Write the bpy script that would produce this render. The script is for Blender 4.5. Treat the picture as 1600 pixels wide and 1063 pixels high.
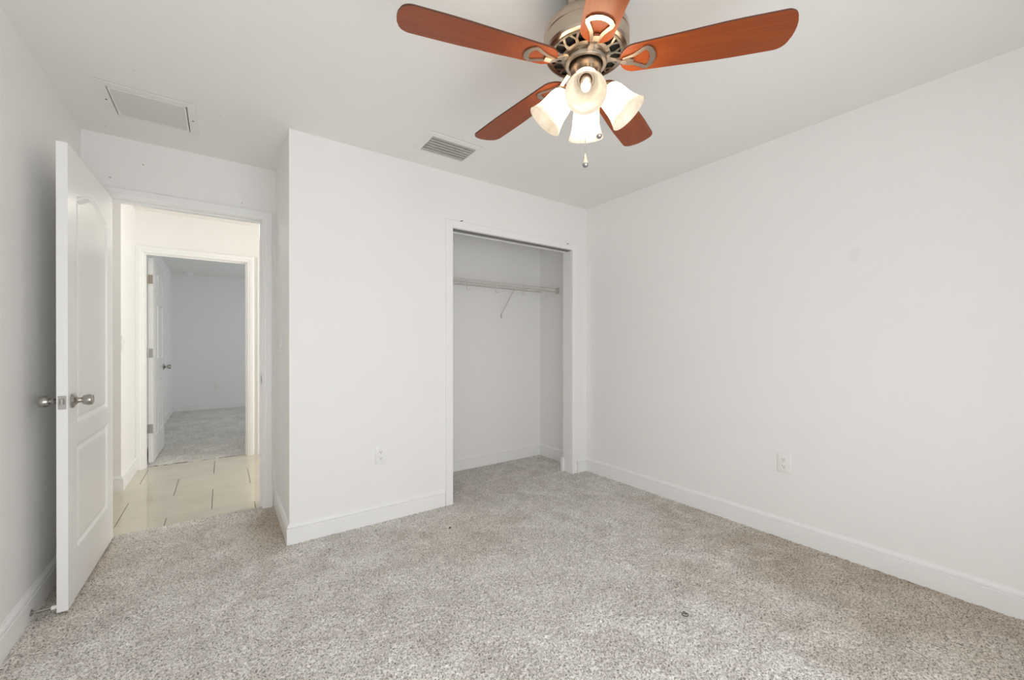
import bpy, bmesh, math, random
import numpy as np
from mathutils import Vector, Matrix

S = bpy.context.scene
COL = S.collection
for o in list(bpy.data.objects):
    bpy.data.objects.remove(o)

# ------------------------------------------------------------------ camera
cam_data = bpy.data.cameras.new('camera')
cam_data.sensor_width = 36.0
cam_data.lens = 637.03 / 1600 * 36.0
cam_data.shift_y = 9.79 / 1600
cam_data.clip_start = 0.05
cam = bpy.data.objects.new('camera', cam_data)
COL.objects.link(cam)
cam.location = (0, 0, 1.1668)
cam.rotation_euler = (math.pi / 2 - 0.0015, 0.0, -0.6186)
S.camera = cam

# ------------------------------------------------------------------ light and exposure
S.view_settings.view_transform = 'Standard'
S.view_settings.look = 'None'
S.view_settings.gamma = 1.0
S.view_settings.use_curve_mapping = False
S.view_settings.exposure = 0.0
S.cycles.max_bounces = 14
S.cycles.diffuse_bounces = 10
S.cycles.glossy_bounces = 5
S.cycles.transmission_bounces = 8
S.cycles.transparent_max_bounces = 8
S.cycles.caustics_reflective = False
S.cycles.caustics_refractive = False
S.cycles.sample_clamp_indirect = 6.0

world = bpy.data.worlds.new('sky')
S.world = world
world.use_nodes = True
bg = world.node_tree.nodes['Background']
bg.inputs[0].default_value = (0.72, 0.86, 1.0, 1)
bg.inputs[1].default_value = 0.6

BULB_EMIT = 7.0
SHADE_EMIT = 11.0
LAMP_COL = (1.0, 0.83, 0.62, 1)


def area_light(name, loc, rot, sx, sy, power, color):
    d = bpy.data.lights.new(name, 'AREA')
    d.shape = 'RECTANGLE'
    d.size, d.size_y = sx, sy
    d.energy = power
    d.color = color
    o = bpy.data.objects.new(name, d)
    COL.objects.link(o)
    o.location = loc
    o.rotation_euler = rot
    return o


# daylight outside the window behind the camera, the hall's ceiling lamp, the daylight of the second bedroom's window
area_light('window_daylight', (0.60, -0.78, 0.92), (math.pi / 2, 0, 0), 2.1, 1.75, 56.5, (0.945, 0.957, 0.975))
hall_lamp = bpy.data.lights.new('hall_ceiling_light', 'POINT')
hall_lamp.energy, hall_lamp.color, hall_lamp.shadow_soft_size = 4.2, (1.0, 0.955, 0.87), 0.12
hall_lamp_o = bpy.data.objects.new('hall_ceiling_light', hall_lamp)
COL.objects.link(hall_lamp_o)
hall_lamp_o.location = (0.05, 4.05, 2.20)
area_light('hall_fill', (2.40, 4.35, 1.25), (0, math.pi / 2, 0), 1.7, 1.1, 25, (1.0, 0.985, 0.95))  # unseen fill added to brighten the hall's left wall and tiles
area_light('bedroom_daylight', (2.15, 7.6, 1.35), (0, math.pi / 2, 0), 1.2, 1.4, 16, (0.86, 0.94, 1.0))

# ------------------------------------------------------------------ measured place
XL, XR = -0.674, 2.780          # left and right wall faces
YB, YF, YE = -0.60, 2.706, 3.420   # back wall, closet wall, entry wall faces
XJ = 0.322                      # return wall face
H = 2.44
TH = 0.115
EJ0, EJ1, EJH = -0.580, 0.235, 2.066     # entry opening
CJ0, CJ1, CJH = 1.388, 2.592, 2.035      # closet opening
BJ0, BJ1, BJH = -0.596, 0.215, 2.045     # far bedroom opening
YH = 5.150                      # hall far wall face
YC = 3.390                      # closet back wall face
FAN = (1.073, 1.047)


# ------------------------------------------------------------------ materials
def new_mat(name):
    m = bpy.data.materials.new(name)
    m.use_nodes = True
    return m, m.node_tree, m.node_tree.nodes['Principled BSDF']


def set_in(b, **kw):
    for k, v in kw.items():
        k = k.replace('_', ' ')
        if k in b.inputs:
            b.inputs[k].default_value = v


def paint(name, col, rough=0.6, bump=0.0, scale=150.0, dist=0.002, spec=0.4, vary=0.02):
    m, t, b = new_mat(name)
    tc = t.nodes.new('ShaderNodeTexCoord')
    n2 = t.nodes.new('ShaderNodeTexNoise')
    n2.inputs['Scale'].default_value = 1.7
    n2.inputs['Detail'].default_value = 3
    t.links.new(tc.outputs['Object'], n2.inputs['Vector'])
    mx = t.nodes.new('ShaderNodeMixRGB')
    mx.inputs[1].default_value = (*[c * (1 - vary) for c in col], 1)
    mx.inputs[2].default_value = (*[min(1, c * (1 + vary)) for c in col], 1)
    t.links.new(n2.outputs['Fac'], mx.inputs[0])
    t.links.new(mx.outputs[0], b.inputs['Base Color'])
    set_in(b, Roughness=rough)
    b.inputs['Specular IOR Level'].default_value = spec
    if bump:
        n = t.nodes.new('ShaderNodeTexNoise')
        n.inputs['Scale'].default_value = scale
        n.inputs['Detail'].default_value = 4
        bp = t.nodes.new('ShaderNodeBump')
        bp.inputs['Strength'].default_value = bump
        bp.inputs['Distance'].default_value = dist
        t.links.new(tc.outputs['Object'], n.inputs['Vector'])
        t.links.new(n.outputs['Fac'], bp.inputs['Height'])
        t.links.new(bp.outputs[0], b.inputs['Normal'])
    return m


M = {}
M['wall'] = paint('wall_paint', (0.86, 0.855, 0.845), 0.62, 0.30, 95, 0.0025, 0.3, 0.012)
M['wall_left'] = paint('left_wall_paint', (0.86, 0.855, 0.845), 0.42, 0.45, 70, 0.003, 0.45, 0.012)
M['ceiling'] = paint('ceiling_paint', (0.84, 0.832, 0.812), 0.8, 0.25, 60, 0.003, 0.2, 0.012)
M['trim'] = paint('trim_paint', (0.86, 0.86, 0.855), 0.32, 0.0, spec=0.45, vary=0.008)
M['door'] = paint('door_paint', (0.88, 0.88, 0.875), 0.26, 0.06, 260, 0.001, 0.5, 0.008)
M['plastic'] = paint('white_plastic', (0.84, 0.84, 0.82), 0.30, 0.0, spec=0.5, vary=0.0)
M['vent'] = paint('vent_enamel', (0.80, 0.80, 0.78), 0.45, 0.0, spec=0.4, vary=0.01)
M['louver'] = paint('grey_louver_enamel', (0.44, 0.43, 0.395), 0.45, 0.0, spec=0.4, vary=0.03)
M['wire'] = paint('shaded_wire_coating', (0.58, 0.58, 0.54), 0.35, 0.0, spec=0.5, vary=0.0)  # grey of rails and hooks holds their shading; the coating itself is white
M['dark'] = paint('dark_cavity', (0.03, 0.03, 0.028), 0.8, 0.0, spec=0.1)
M['slot'] = paint('dark_slot', (0.08, 0.075, 0.07), 0.6, 0.0, spec=0.2)
M['slat'] = paint('grille_slat_enamel', (0.66, 0.65, 0.62), 0.5, 0.0, spec=0.3, vary=0.02)
M['filter'] = paint('grey_filter', (0.74, 0.73, 0.70), 0.9, 0.3, 200, 0.002, 0.1)
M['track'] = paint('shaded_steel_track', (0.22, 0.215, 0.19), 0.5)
M['rubber'] = paint('white_rubber', (0.82, 0.80, 0.74), 0.5)
M['scuff_and_line'] = paint('scuff_and_dark_line', (0.46, 0.45, 0.43), 0.8)
M['nick'] = paint('dark_nick', (0.07, 0.06, 0.06), 0.8)
M['raw_wood'] = paint('raw_board', (0.34, 0.24, 0.15), 0.7, 0.2, 80)


def metal(name, col, rough):
    m, t, b = new_mat(name)
    tc = t.nodes.new('ShaderNodeTexCoord')
    mp = t.nodes.new('ShaderNodeMapping')
    mp.inputs['Scale'].default_value = (40, 40, 900)
    n = t.nodes.new('ShaderNodeTexNoise')
    n.inputs['Scale'].default_value = 1.0
    n.inputs['Detail'].default_value = 2
    t.links.new(tc.outputs['Object'], mp.inputs['Vector'])
    t.links.new(mp.outputs[0], n.inputs['Vector'])
    mr = t.nodes.new('ShaderNodeMapRange')
    mr.inputs['To Min'].default_value = rough - 0.015
    mr.inputs['To Max'].default_value = rough + 0.015
    t.links.new(n.outputs['Fac'], mr.inputs['Value'])
    t.links.new(mr.outputs[0], b.inputs['Roughness'])
    set_in(b, Base_Color=(*col, 1), Metallic=1.0)
    return m


M['nickel'] = metal('brushed_nickel', (0.52, 0.44, 0.355), 0.30)
M['knob'] = metal('satin_nickel', (0.44, 0.42, 0.385), 0.26)
M['steel'] = metal('dull_steel', (0.40, 0.39, 0.37), 0.36)
M['brass'] = metal('aged_brass', (0.40, 0.355, 0.29), 0.42)


def wood_mat():
    m, t, b = new_mat('cherry_blade_wood')
    tc = t.nodes.new('ShaderNodeTexCoord')
    mp = t.nodes.new('ShaderNodeMapping')
    mp.inputs['Scale'].default_value = (2.0, 34, 34)
    n = t.nodes.new('ShaderNodeTexNoise')
    n.inputs['Scale'].default_value = 3.0
    n.inputs['Detail'].default_value = 6
    n.inputs['Distortion'].default_value = 0.4
    t.links.new(tc.outputs['Object'], mp.inputs['Vector'])
    t.links.new(mp.outputs[0], n.inputs['Vector'])
    r = t.nodes.new('ShaderNodeValToRGB')
    r.color_ramp.elements[0].position = 0.3
    r.color_ramp.elements[0].color = (0.225, 0.044, 0.011, 1)
    r.color_ramp.elements[1].position = 0.75
    r.color_ramp.elements[1].color = (0.310, 0.070, 0.014, 1)
    t.links.new(n.outputs['Fac'], r.inputs[0])
    t.links.new(r.outputs[0], b.inputs['Base Color'])
    set_in(b, Roughness=0.30)
    b.inputs['Specular IOR Level'].default_value = 0.28
    return m


M['blade'] = wood_mat()
M['blade_edge'] = paint('dark_blade_edge', (0.10, 0.035, 0.018), 0.5)


def lamp_glass():
    """lit alabaster glass: brightest round the bulb, fading to the rim (attribute 'lit' on the mesh)"""
    m, t, b = new_mat('alabaster_glass')
    tc = t.nodes.new('ShaderNodeTexCoord')
    n = t.nodes.new('ShaderNodeTexNoise')
    n.inputs['Scale'].default_value = 11
    n.inputs['Detail'].default_value = 4
    n.inputs['Distortion'].default_value = 1.8
    t.links.new(tc.outputs['Object'], n.inputs['Vector'])
    r = t.nodes.new('ShaderNodeValToRGB')
    r.color_ramp.elements[0].position = 0.36
    r.color_ramp.elements[0].color = (0.80, 0.74, 0.66, 1)
    r.color_ramp.elements[1].position = 0.60
    r.color_ramp.elements[1].color = (1, 0.99, 0.97, 1)
    t.links.new(n.outputs['Fac'], r.inputs[0])
    at = t.nodes.new('ShaderNodeAttribute')
    at.attribute_name = 'lit'
    mu = t.nodes.new('ShaderNodeMath')
    mu.operation = 'MULTIPLY'
    mu.inputs[1].default_value = SHADE_EMIT
    t.links.new(at.outputs['Fac'], mu.inputs[0])
    mc = t.nodes.new('ShaderNodeMixRGB')
    mc.blend_type = 'MULTIPLY'
    mc.inputs[0].default_value = 1.0
    mc.inputs[1].default_value = LAMP_COL
    t.links.new(r.outputs[0], mc.inputs[2])
    t.links.new(mc.outputs[0], b.inputs['Emission Color'])
    t.links.new(mu.outputs[0], b.inputs['Emission Strength'])
    set_in(b, Roughness=0.22, Base_Color=(0.30, 0.29, 0.27, 1))
    return m


M['shade'] = lamp_glass()


def emit_mat(name, col, k):
    m, t, b = new_mat(name)
    set_in(b, Base_Color=(0.9, 0.9, 0.9, 1), Emission_Color=col, Emission_Strength=k)
    return m


M['bulb'] = emit_mat('lit_bulb', LAMP_COL, BULB_EMIT)


def glass_pane():
    m, t, b = new_mat('window_glass')
    out = t.nodes['Material Output']
    tr = t.nodes.new('ShaderNodeBsdfTransparent')
    gl = t.nodes.new('ShaderNodeBsdfGlossy')
    gl.inputs['Roughness'].default_value = 0.02
    mix = t.nodes.new('ShaderNodeMixShader')
    mix.inputs[0].default_value = 0.07
    t.links.new(tr.outputs[0], mix.inputs[1])
    t.links.new(gl.outputs[0], mix.inputs[2])
    t.links.new(mix.outputs[0], out.inputs['Surface'])
    return m


M['glass'] = glass_pane()


def carpet_mat():
    m, t, b = new_mat('grey_beige_carpet')
    tc = t.nodes.new('ShaderNodeTexCoord')

    def noise(scale, detail, dist=0.0):
        n = t.nodes.new('ShaderNodeTexNoise')
        n.inputs['Scale'].default_value = scale
        n.inputs['Detail'].default_value = detail
        n.inputs['Distortion'].default_value = dist
        t.links.new(tc.outputs['Object'], n.inputs['Vector'])
        return n

    def ramp(src, p0, c0, p1, c1):
        r = t.nodes.new('ShaderNodeValToRGB')
        r.color_ramp.elements[0].position = p0
        r.color_ramp.elements[0].color = (*c0, 1)
        r.color_ramp.elements[1].position = p1
        r.color_ramp.elements[1].color = (*c1, 1)
        t.links.new(src, r.inputs[0])
        return r

    # yarn flecks
    fine = noise(150, 2.5, 0.7)
    fleck = ramp(fine.outputs['Fac'], 0.33, (0.255, 0.232, 0.205), 0.555, (0.91, 0.885, 0.85))
    # trodden and brushed patches
    patch = noise(5.5, 6, 1.0)
    tone = ramp(patch.outputs['Fac'], 0.32, (0.82, 0.805, 0.785), 0.68, (1.06, 1.06, 1.06))
    mul = t.nodes.new('ShaderNodeMixRGB')
    mul.blend_type = 'MULTIPLY'
    mul.inputs[0].default_value = 1.0
    t.links.new(fleck.outputs[0], mul.inputs[1])
    t.links.new(tone.outputs[0], mul.inputs[2])
    # brown tint: a band along the right wall, a strip behind the entry door, soiling in the corner by the entry door and in a patch before the closet
    blotch = noise(2.2, 5, 1.2)

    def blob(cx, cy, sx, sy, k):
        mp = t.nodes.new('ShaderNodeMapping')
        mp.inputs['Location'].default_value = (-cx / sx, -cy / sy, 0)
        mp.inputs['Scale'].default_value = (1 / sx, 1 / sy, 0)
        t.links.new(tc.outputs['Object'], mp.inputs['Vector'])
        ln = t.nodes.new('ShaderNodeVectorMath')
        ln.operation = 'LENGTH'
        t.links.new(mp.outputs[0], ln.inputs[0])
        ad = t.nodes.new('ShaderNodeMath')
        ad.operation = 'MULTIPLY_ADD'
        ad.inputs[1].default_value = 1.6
        t.links.new(blotch.outputs['Fac'], ad.inputs[0])
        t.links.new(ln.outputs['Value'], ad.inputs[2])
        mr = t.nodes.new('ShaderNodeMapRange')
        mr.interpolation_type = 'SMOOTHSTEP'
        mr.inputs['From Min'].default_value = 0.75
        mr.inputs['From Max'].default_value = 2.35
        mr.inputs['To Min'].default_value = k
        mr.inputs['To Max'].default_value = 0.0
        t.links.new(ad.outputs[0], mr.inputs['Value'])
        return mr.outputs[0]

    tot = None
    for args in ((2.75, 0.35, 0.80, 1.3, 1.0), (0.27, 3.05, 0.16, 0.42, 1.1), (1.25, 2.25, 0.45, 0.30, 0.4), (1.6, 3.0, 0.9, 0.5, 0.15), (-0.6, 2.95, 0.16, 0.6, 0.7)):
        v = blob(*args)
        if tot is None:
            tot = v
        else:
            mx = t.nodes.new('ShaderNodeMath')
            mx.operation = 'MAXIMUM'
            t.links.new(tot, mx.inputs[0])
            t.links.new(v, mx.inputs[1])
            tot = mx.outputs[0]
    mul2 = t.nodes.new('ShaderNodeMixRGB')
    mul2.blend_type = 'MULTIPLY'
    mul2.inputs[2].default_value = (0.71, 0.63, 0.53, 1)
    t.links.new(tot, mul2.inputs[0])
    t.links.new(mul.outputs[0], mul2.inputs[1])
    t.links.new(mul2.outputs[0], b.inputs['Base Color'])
    set_in(b, Roughness=0.95)
    b.inputs['Specular IOR Level'].default_value = 0.1
    b.inputs['Sheen Weight'].default_value = 0.15
    bp = t.nodes.new('ShaderNodeBump')
    bp.inputs['Strength'].default_value = 0.8
    bp.inputs['Distance'].default_value = 0.006
    t.links.new(fine.outputs['Fac'], bp.inputs['Height'])
    t.links.new(bp.outputs[0], b.inputs['Normal'])
    return m


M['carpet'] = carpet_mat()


def tile_mat():
    m, t, b = new_mat('cream_polished_tile')
    tc = t.nodes.new('ShaderNodeTexCoord')
    n = t.nodes.new('ShaderNodeTexNoise')
    n.inputs['Scale'].default_value = 5
    n.inputs['Detail'].default_value = 6
    t.links.new(tc.outputs['Object'], n.inputs['Vector'])
    r = t.nodes.new('ShaderNodeValToRGB')
    r.color_ramp.elements[0].color = (0.56, 0.51, 0.42, 1)
    r.color_ramp.elements[1].color = (0.66, 0.61, 0.515, 1)
    t.links.new(n.outputs['Fac'], r.inputs[0])
    t.links.new(r.outputs[0], b.inputs['Base Color'])
    set_in(b, Roughness=0.06)
    b.inputs['Specular IOR Level'].default_value = 0.75
    return m


M['tile'] = tile_mat()
M['grout'] = paint('grey_grout', (0.16, 0.14, 0.12), 0.9)


# ------------------------------------------------------------------ mesh helpers
def box(bm, x0, x1, y0, y1, z0, z1, mi=0):
    vs = [bm.verts.new((x, y, z)) for z in (z0, z1) for y in (y0, y1) for x in (x0, x1)]
    for f in ((0, 2, 3, 1), (4, 5, 7, 6), (0, 1, 5, 4), (2, 6, 7, 3), (0, 4, 6, 2), (1, 3, 7, 5)):
        bm.faces.new([vs[i] for i in f]).material_index = mi


def bevel_box(bm, x0, x1, y0, y1, z0, z1, r, seg=2):
    b2 = bmesh.new()
    box(b2, x0, x1, y0, y1, z0, z1)
    bmesh.ops.bevel(b2, geom=b2.edges[:], offset=r, segments=seg, affect='EDGES', profile=0.5)
    join(bm, b2)


def join(bm, b2, mat=None):
    me = bpy.data.meshes.new('tmp')
    if mat is not None:
        bmesh.ops.transform(b2, matrix=mat, verts=b2.verts)
    b2.to_mesh(me)
    b2.free()
    bm.from_mesh(me)
    bpy.data.meshes.remove(me)


def lathe(bm, prof, seg=48, mat=None, cap0=False, cap1=False, mi=0):
    """prof: (radius, height) pairs turned round local Z."""
    b2 = bmesh.new()
    rings = []
    for r, z in prof:
        if r < 1e-6:
            rings.append([b2.verts.new((0, 0, z))])
        else:
            rings.append([b2.verts.new((r * math.cos(2 * math.pi * k / seg), r * math.sin(2 * math.pi * k / seg), z)) for k in range(seg)])
    for a, c in zip(rings, rings[1:]):
        for k in range(seg):
            k2 = (k + 1) % seg
            if len(a) == 1 and len(c) == 1:
                continue
            if len(a) == 1:
                b2.faces.new((a[0], c[k2], c[k])) 
            elif len(c) == 1:
                b2.faces.new((a[k], a[k2], c[0]))
            else:
                b2.faces.new((a[k], a[k2], c[k2], c[k]))
    if cap0 and len(rings[0]) > 1:
        b2.faces.new(rings[0])
    if cap1 and len(rings[-1]) > 1:
        b2.faces.new(rings[-1])
    for f in b2.faces:
        f.material_index = mi
    bmesh.ops.recalc_face_normals(b2, faces=b2.faces[:])
    join(bm, b2, mat)


def tube(bm, pts, r, seg=10, closed=False):
    pts = [Vector(p) for p in pts]
    n = len(pts)
    rings = []
    up = None
    for i, p in enumerate(pts):
        if closed:
            d = (pts[(i + 1) % n] - pts[i - 1]).normalized()
        else:
            d = (pts[min(i + 1, n - 1)] - pts[max(i - 1, 0)]).normalized()
        if up is None:
            up = Vector((0, 0, 1)) if abs(d.z) < 0.9 else Vector((1, 0, 0))
        s = d.cross(up).normalized()
        up = s.cross(d).normalized()
        rings.append([bm.verts.new(p + r * (math.cos(2 * math.pi * k / seg) * s + math.sin(2 * math.pi * k / seg) * up)) for k in range(seg)])
    m = n if closed else n - 1
    for i in range(m):
        a, c = rings[i], rings[(i + 1) % n]
        for k in range(seg):
            bm.faces.new((a[k], a[(k + 1) % seg], c[(k + 1) % seg], c[k]))
    if not closed:
        bm.faces.new(rings[0])
        bm.faces.new(rings[-1])


def prism(bm, poly, z0, z1, mat=None):
    b2 = bmesh.new()
    a = [b2.verts.new((x, y, z0)) for x, y in poly]
    c = [b2.verts.new((x, y, z1)) for x, y in poly]
    n = len(poly)
    b2.faces.new(a[::-1])
    b2.faces.new(c)
    for i in range(n):
        b2.faces.new((a[i], a[(i + 1) % n], c[(i + 1) % n], c[i]))
    bmesh.ops.recalc_face_normals(b2, faces=b2.faces[:])
    join(bm, b2, mat)


def sweep(bm, path, prof, to3d, side=1):
    """mitred moulding: path of 2-D points, profile of (offset from path, height); to3d(a, b, h) gives the 3-D point."""
    P = [Vector(p) for p in path]
    n = len(P)
    nor = []
    for i in range(n - 1):
        d = (P[i + 1] - P[i]).normalized()
        nor.append(Vector((-d.y, d.x)) * side)
    rings = []
    for i in range(n):
        if i == 0:
            m = nor[0]
        elif i == n - 1:
            m = nor[-1]
        else:
            m = nor[i - 1] + nor[i]
            m = m / m.dot(nor[i])
        rings.append([bm.verts.new(to3d(P[i].x + m.x * o, P[i].y + m.y * o, h)) for o, h in prof])
    k = len(prof)
    for a, c in zip(rings, rings[1:]):
        for j in range(k):
            bm.faces.new((a[j], a[(j + 1) % k], c[(j + 1) % k], c[j]))
    bm.faces.new(rings[0])
    bm.faces.new(rings[-1])


def plate(bm, axis, c0, c1, a0, a1, b0, b1, holes=()):
    """a slab with rectangular holes; axis 'x','y','z' is its thickness direction, (a, b) the other two axes in order."""
    A = sorted({a0, a1, *[v for h in holes for v in h[:2]]})
    B = sorted({b0, b1, *[v for h in holes for v in h[2:]]})
    for i in range(len(A) - 1):
        for j in range(len(B) - 1):
            ca, cb = (A[i] + A[i + 1]) / 2, (B[j] + B[j + 1]) / 2
            if ca < a0 or ca > a1 or cb < b0 or cb > b1:
                continue
            if any(h[0] < ca < h[1] and h[2] < cb < h[3] for h in holes):
                continue
            r = (A[i], A[i + 1], B[j], B[j + 1])
            if axis == 'x':
                box(bm, c0, c1, r[0], r[1], r[2], r[3])
            elif axis == 'y':
                box(bm, r[0], r[1], c0, c1, r[2], r[3])
            else:
                box(bm, r[0], r[1], r[2], r[3], c0, c1)
    bmesh.ops.remove_doubles(bm, verts=bm.verts[:], dist=1e-5)
    # inner faces shared by two blocks
    seen = {}
    for f in bm.faces:
        seen.setdefault(tuple(sorted(v.index for v in f.verts)), []).append(f)
    bm.verts.index_update()
    seen = {}
    for f in bm.faces[:]:
        seen.setdefault(tuple(sorted(v.index for v in f.verts)), []).append(f)
    dead = [f for fs in seen.values() if len(fs) > 1 for f in fs]
    if dead:
        bmesh.ops.delete(bm, geom=dead, context='FACES_ONLY')


def spot(bm, c, u, v, ru, rv, mi=1, seg=10):
    """a small stain lying on a face"""
    c, u, v = Vector(c), Vector(u), Vector(v)
    vs = [bm.verts.new(c + u * ru * math.cos(2 * math.pi * k / seg) * random.uniform(.7, 1.2) + v * rv * math.sin(2 * math.pi * k / seg) * random.uniform(.7, 1.2)) for k in range(seg)]
    bm.faces.new(vs).material_index = mi


def obj(name, bm, mats, parent=None, origin=(0, 0, 0), smooth=None, rot=None):
    me = bpy.data.meshes.new(name)
    bm.normal_update()
    bm.to_mesh(me)
    bm.free()
    for m in (mats if isinstance(mats, (list, tuple)) else [mats]):
        me.materials.append(m)
    if smooth is not None:
        for p in me.polygons:
            p.use_smooth = True
        if smooth < 180:
            me.set_sharp_from_angle(angle=math.radians(smooth))
    o = bpy.data.objects.new(name, me)
    COL.objects.link(o)
    og = Vector(origin)
    if og.length > 0:
        me.transform(Matrix.Translation(-og))
    o.location = og
    if rot:
        o.rotation_euler = rot
    if parent is not None:
        o.parent = parent
        o.location = og - world_loc(parent)
    return o


def world_loc(o):
    v = Vector(o.location)
    while o.parent is not None:
        o = o.parent
        v = v + Vector(o.location)
    return v


def tag(o, label, cat, group=None, kind=None):
    o['label'] = label
    o['category'] = cat
    if group:
        o['group'] = group
    if kind:
        o['kind'] = kind
    return o


def struct(name, bm, mats, label, cat, **kw):
    return tag(obj(name, bm, mats, **kw), label, cat, kind='structure')


def empty(name, loc, label, cat, group=None, kind=None):
    o = bpy.data.objects.new(name, None)
    o.empty_display_size = 0.05
    COL.objects.link(o)
    o.location = loc
    return tag(o, label, cat, group, kind)


NB = bmesh.new
random.seed(4)

# ------------------------------------------------------------------ shell: walls
bm = NB()
plate(bm, 'x', XL - TH, XL, YB - .12, YE + .12, 0, H)
struct('wall_left', bm, M['wall_left'], 'white textured wall on the left behind the open door', 'wall')

bm = NB()
plate(bm, 'x', XR, XR + TH, YB - .12, YE + .12, 0, H)
for (y, z, r) in ((0.72, 1.66, .03), ):
    spot(bm, (XR - .0006, y, z), (0, 1, 0), (0, 0, 1), r, r * 1.3, 1)
M['faint'] = paint('faint_wall_scuff', (0.835, 0.826, 0.815), 0.7)
struct('wall_right', bm, [M['wall'], M['faint']], 'long bare white wall on the right', 'wall')

bm = NB()
plate(bm, 'y', YF, YF + TH, XJ, XR, 0, H, [(CJ0 - .018, CJ1 + .018, -1, CJH + .018)])
struct('wall_front', bm, M['wall'], 'white wall facing the camera with the closet opening in it', 'wall')

bm = NB()
plate(bm, 'x', XJ, XJ + TH, YF + TH, YE, 0, H)
struct('wall_return', bm, M['wall'], 'short white return wall between closet wall and entry door', 'wall')

bm = NB()
plate(bm, 'y', YE, YE + TH, XL - TH, XJ + TH, 0, H, [(EJ0 - .018, EJ1 + .018, -1, EJH + .018)])
for x, z in ((-.55, 2.185), (.115, 2.165), (-.40, 2.30)):
    spot(bm, (x, YE - .0006, z), (1, 0, 0), (0, 0, 1), .006, .004, 1)
struct('wall_entry', bm, [M['wall'], M['scuff_and_line']], 'white wall above and around the entry doorway', 'wall')

bm = NB()
plate(bm, 'y', YC, YC + TH + .03, XJ + TH, XR, 0, H)
struct('wall_closet', bm, M['wall'], 'white back wall inside the closet', 'wall')

bm = NB()
plate(bm, 'x', .36 + TH, .36 + 2 * TH, YF + TH, YC, 0, H)
struct('wall_closet_left', bm, M['wall'], 'hidden left end wall of the closet', 'wall')

WX0, WX1, WZ0, WZ1 = -0.42, 1.62, 0.06, 1.78
bm = NB()
plate(bm, 'y', YB - .12, YB, XL - TH, XR + TH, 0, H, [(WX0, WX1, WZ0, WZ1)])
struct('wall_back', bm, M['wall'], 'white wall behind the camera with a window', 'wall')

# window behind the camera
w = empty('window_1', (.60, YB - .06, WZ0), 'white framed window in the wall behind the camera', 'window', kind='structure')
bm = NB()
for a in ((WX0, WX0 + .05, WZ0, WZ1), (WX1 - .05, WX1, WZ0, WZ1), (WX0, WX1, WZ0, WZ0 + .05), (WX0, WX1, WZ1 - .05, WZ1), (.58, .62, WZ0, WZ1)):
    box(bm, a[0], a[1], YB - .09, YB - .04, a[2], a[3])
obj('window_frame', bm, M['trim'], w, (.60, YB - .06, WZ0))
bm = NB()
box(bm, WX0 + .04, WX1 - .04, YB - .068, YB - .062, WZ0 + .04, WZ1 - .04)
obj('pane', bm, M['glass'], w, (.60, YB - .06, WZ0))

# hall and far bedroom
bm = NB()
plate(bm, 'y', 4.49, YH, -2.5, -.66, 0, H)
struct('wall_hall_left', bm, M['wall'], 'white hall wall with outside corner left of the far doorway', 'wall')
bm = NB()
plate(bm, 'y', YH, YH + TH, -2.5, 2.6, 0, H, [(BJ0 - .018, BJ1 + .018, -1, BJH + .018)])
struct('wall_hall_far', bm, M['wall'], 'cream lit hall wall around the far bedroom doorway', 'wall')
bm = NB()
box(bm, 2.5, 2.6, YE + TH, YH, 0, H)
struct('wall_hall_right', bm, M['wall'], 'hidden right end wall of the hall', 'wall')
bm = NB()
box(bm, -2.6, -2.5, YE, 4.49, 0, H)
struct('wall_hall_end', bm, M['wall'], 'hidden left end wall of the hall', 'wall')
bm = NB()
box(bm, -2.5, XL - TH, YE, YE + TH, 0, H)
struct('wall_hall_near', bm, M['wall'], 'hidden hall wall beside the entry doorway', 'wall')
bm = NB()
box(bm, XJ + TH, 2.6, YC + TH + .03, YE + .17, 0, H)
struct('wall_hall_front', bm, M['wall'], 'hidden hall wall behind the closet', 'wall')
Y9 = 9.32
bm = NB()
box(bm, -.825, -.710, YH + TH, Y9, 0, H)
struct('wall_bedroom_left', bm, M['wall'], 'grey shaded left wall of the far bedroom', 'wall')
bm = NB()
box(bm, -.825, 2.4, Y9, Y9 + .1, 0, H)
struct('wall_bedroom_far', bm, M['wall'], 'grey shaded end wall of the far bedroom', 'wall')
bm = NB()
box(bm, 2.3, 2.4, YH + TH, Y9, 0, H)
struct('wall_bedroom_right', bm, M['wall'], 'hidden right wall of the far bedroom', 'wall')

# ------------------------------------------------------------------ ceilings
RET = (-.464, -.150, 2.776, 3.088)       # return grille opening
SUP = (1.042, 1.345, 2.286, 2.486)       # supply register opening
bm = NB()
plate(bm, 'z', H, H + .12, XL - TH, XR + TH, YB - .12, YE + .16, [RET, SUP])
for (x, y) in ((-.005, 2.78), (-.33, 2.55), (.2, 2.9), (-.55, 3.30)):
    spot(bm, (x, y, H - .0006), (1, 0, 0), (0, 1, 0), .0035, .003, 1)
for (x0_, x1_, y0_, y1_) in ((-.506, -.110, 2.7295, 2.7325), (1.006, 1.370, 2.2415, 2.2445)):      # dark lines along the near edges of the vent frames
    bm.faces.new([bm.verts.new(p_ + (H - .0005,)) for p_ in ((x0_, y0_), (x1_, y0_), (x1_, y1_), (x0_, y1_))]).material_index = 1
struct('ceiling', bm, [M['ceiling'], M['scuff_and_line']], 'flat white ceiling over the room', 'ceiling')
bm = NB()
box(bm, -2.6, 2.6, YE + .16, YH + .05, H, H + .12)
struct('ceiling_hall', bm, M['ceiling'], 'white ceiling over the hall', 'ceiling')
bm = NB()
box(bm, -.825, 2.4, YH + .05, Y9 + .1, H, H + .12)
struct('ceiling_bedroom', bm, M['ceiling'], 'grey shaded ceiling of the far bedroom', 'ceiling')

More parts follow.
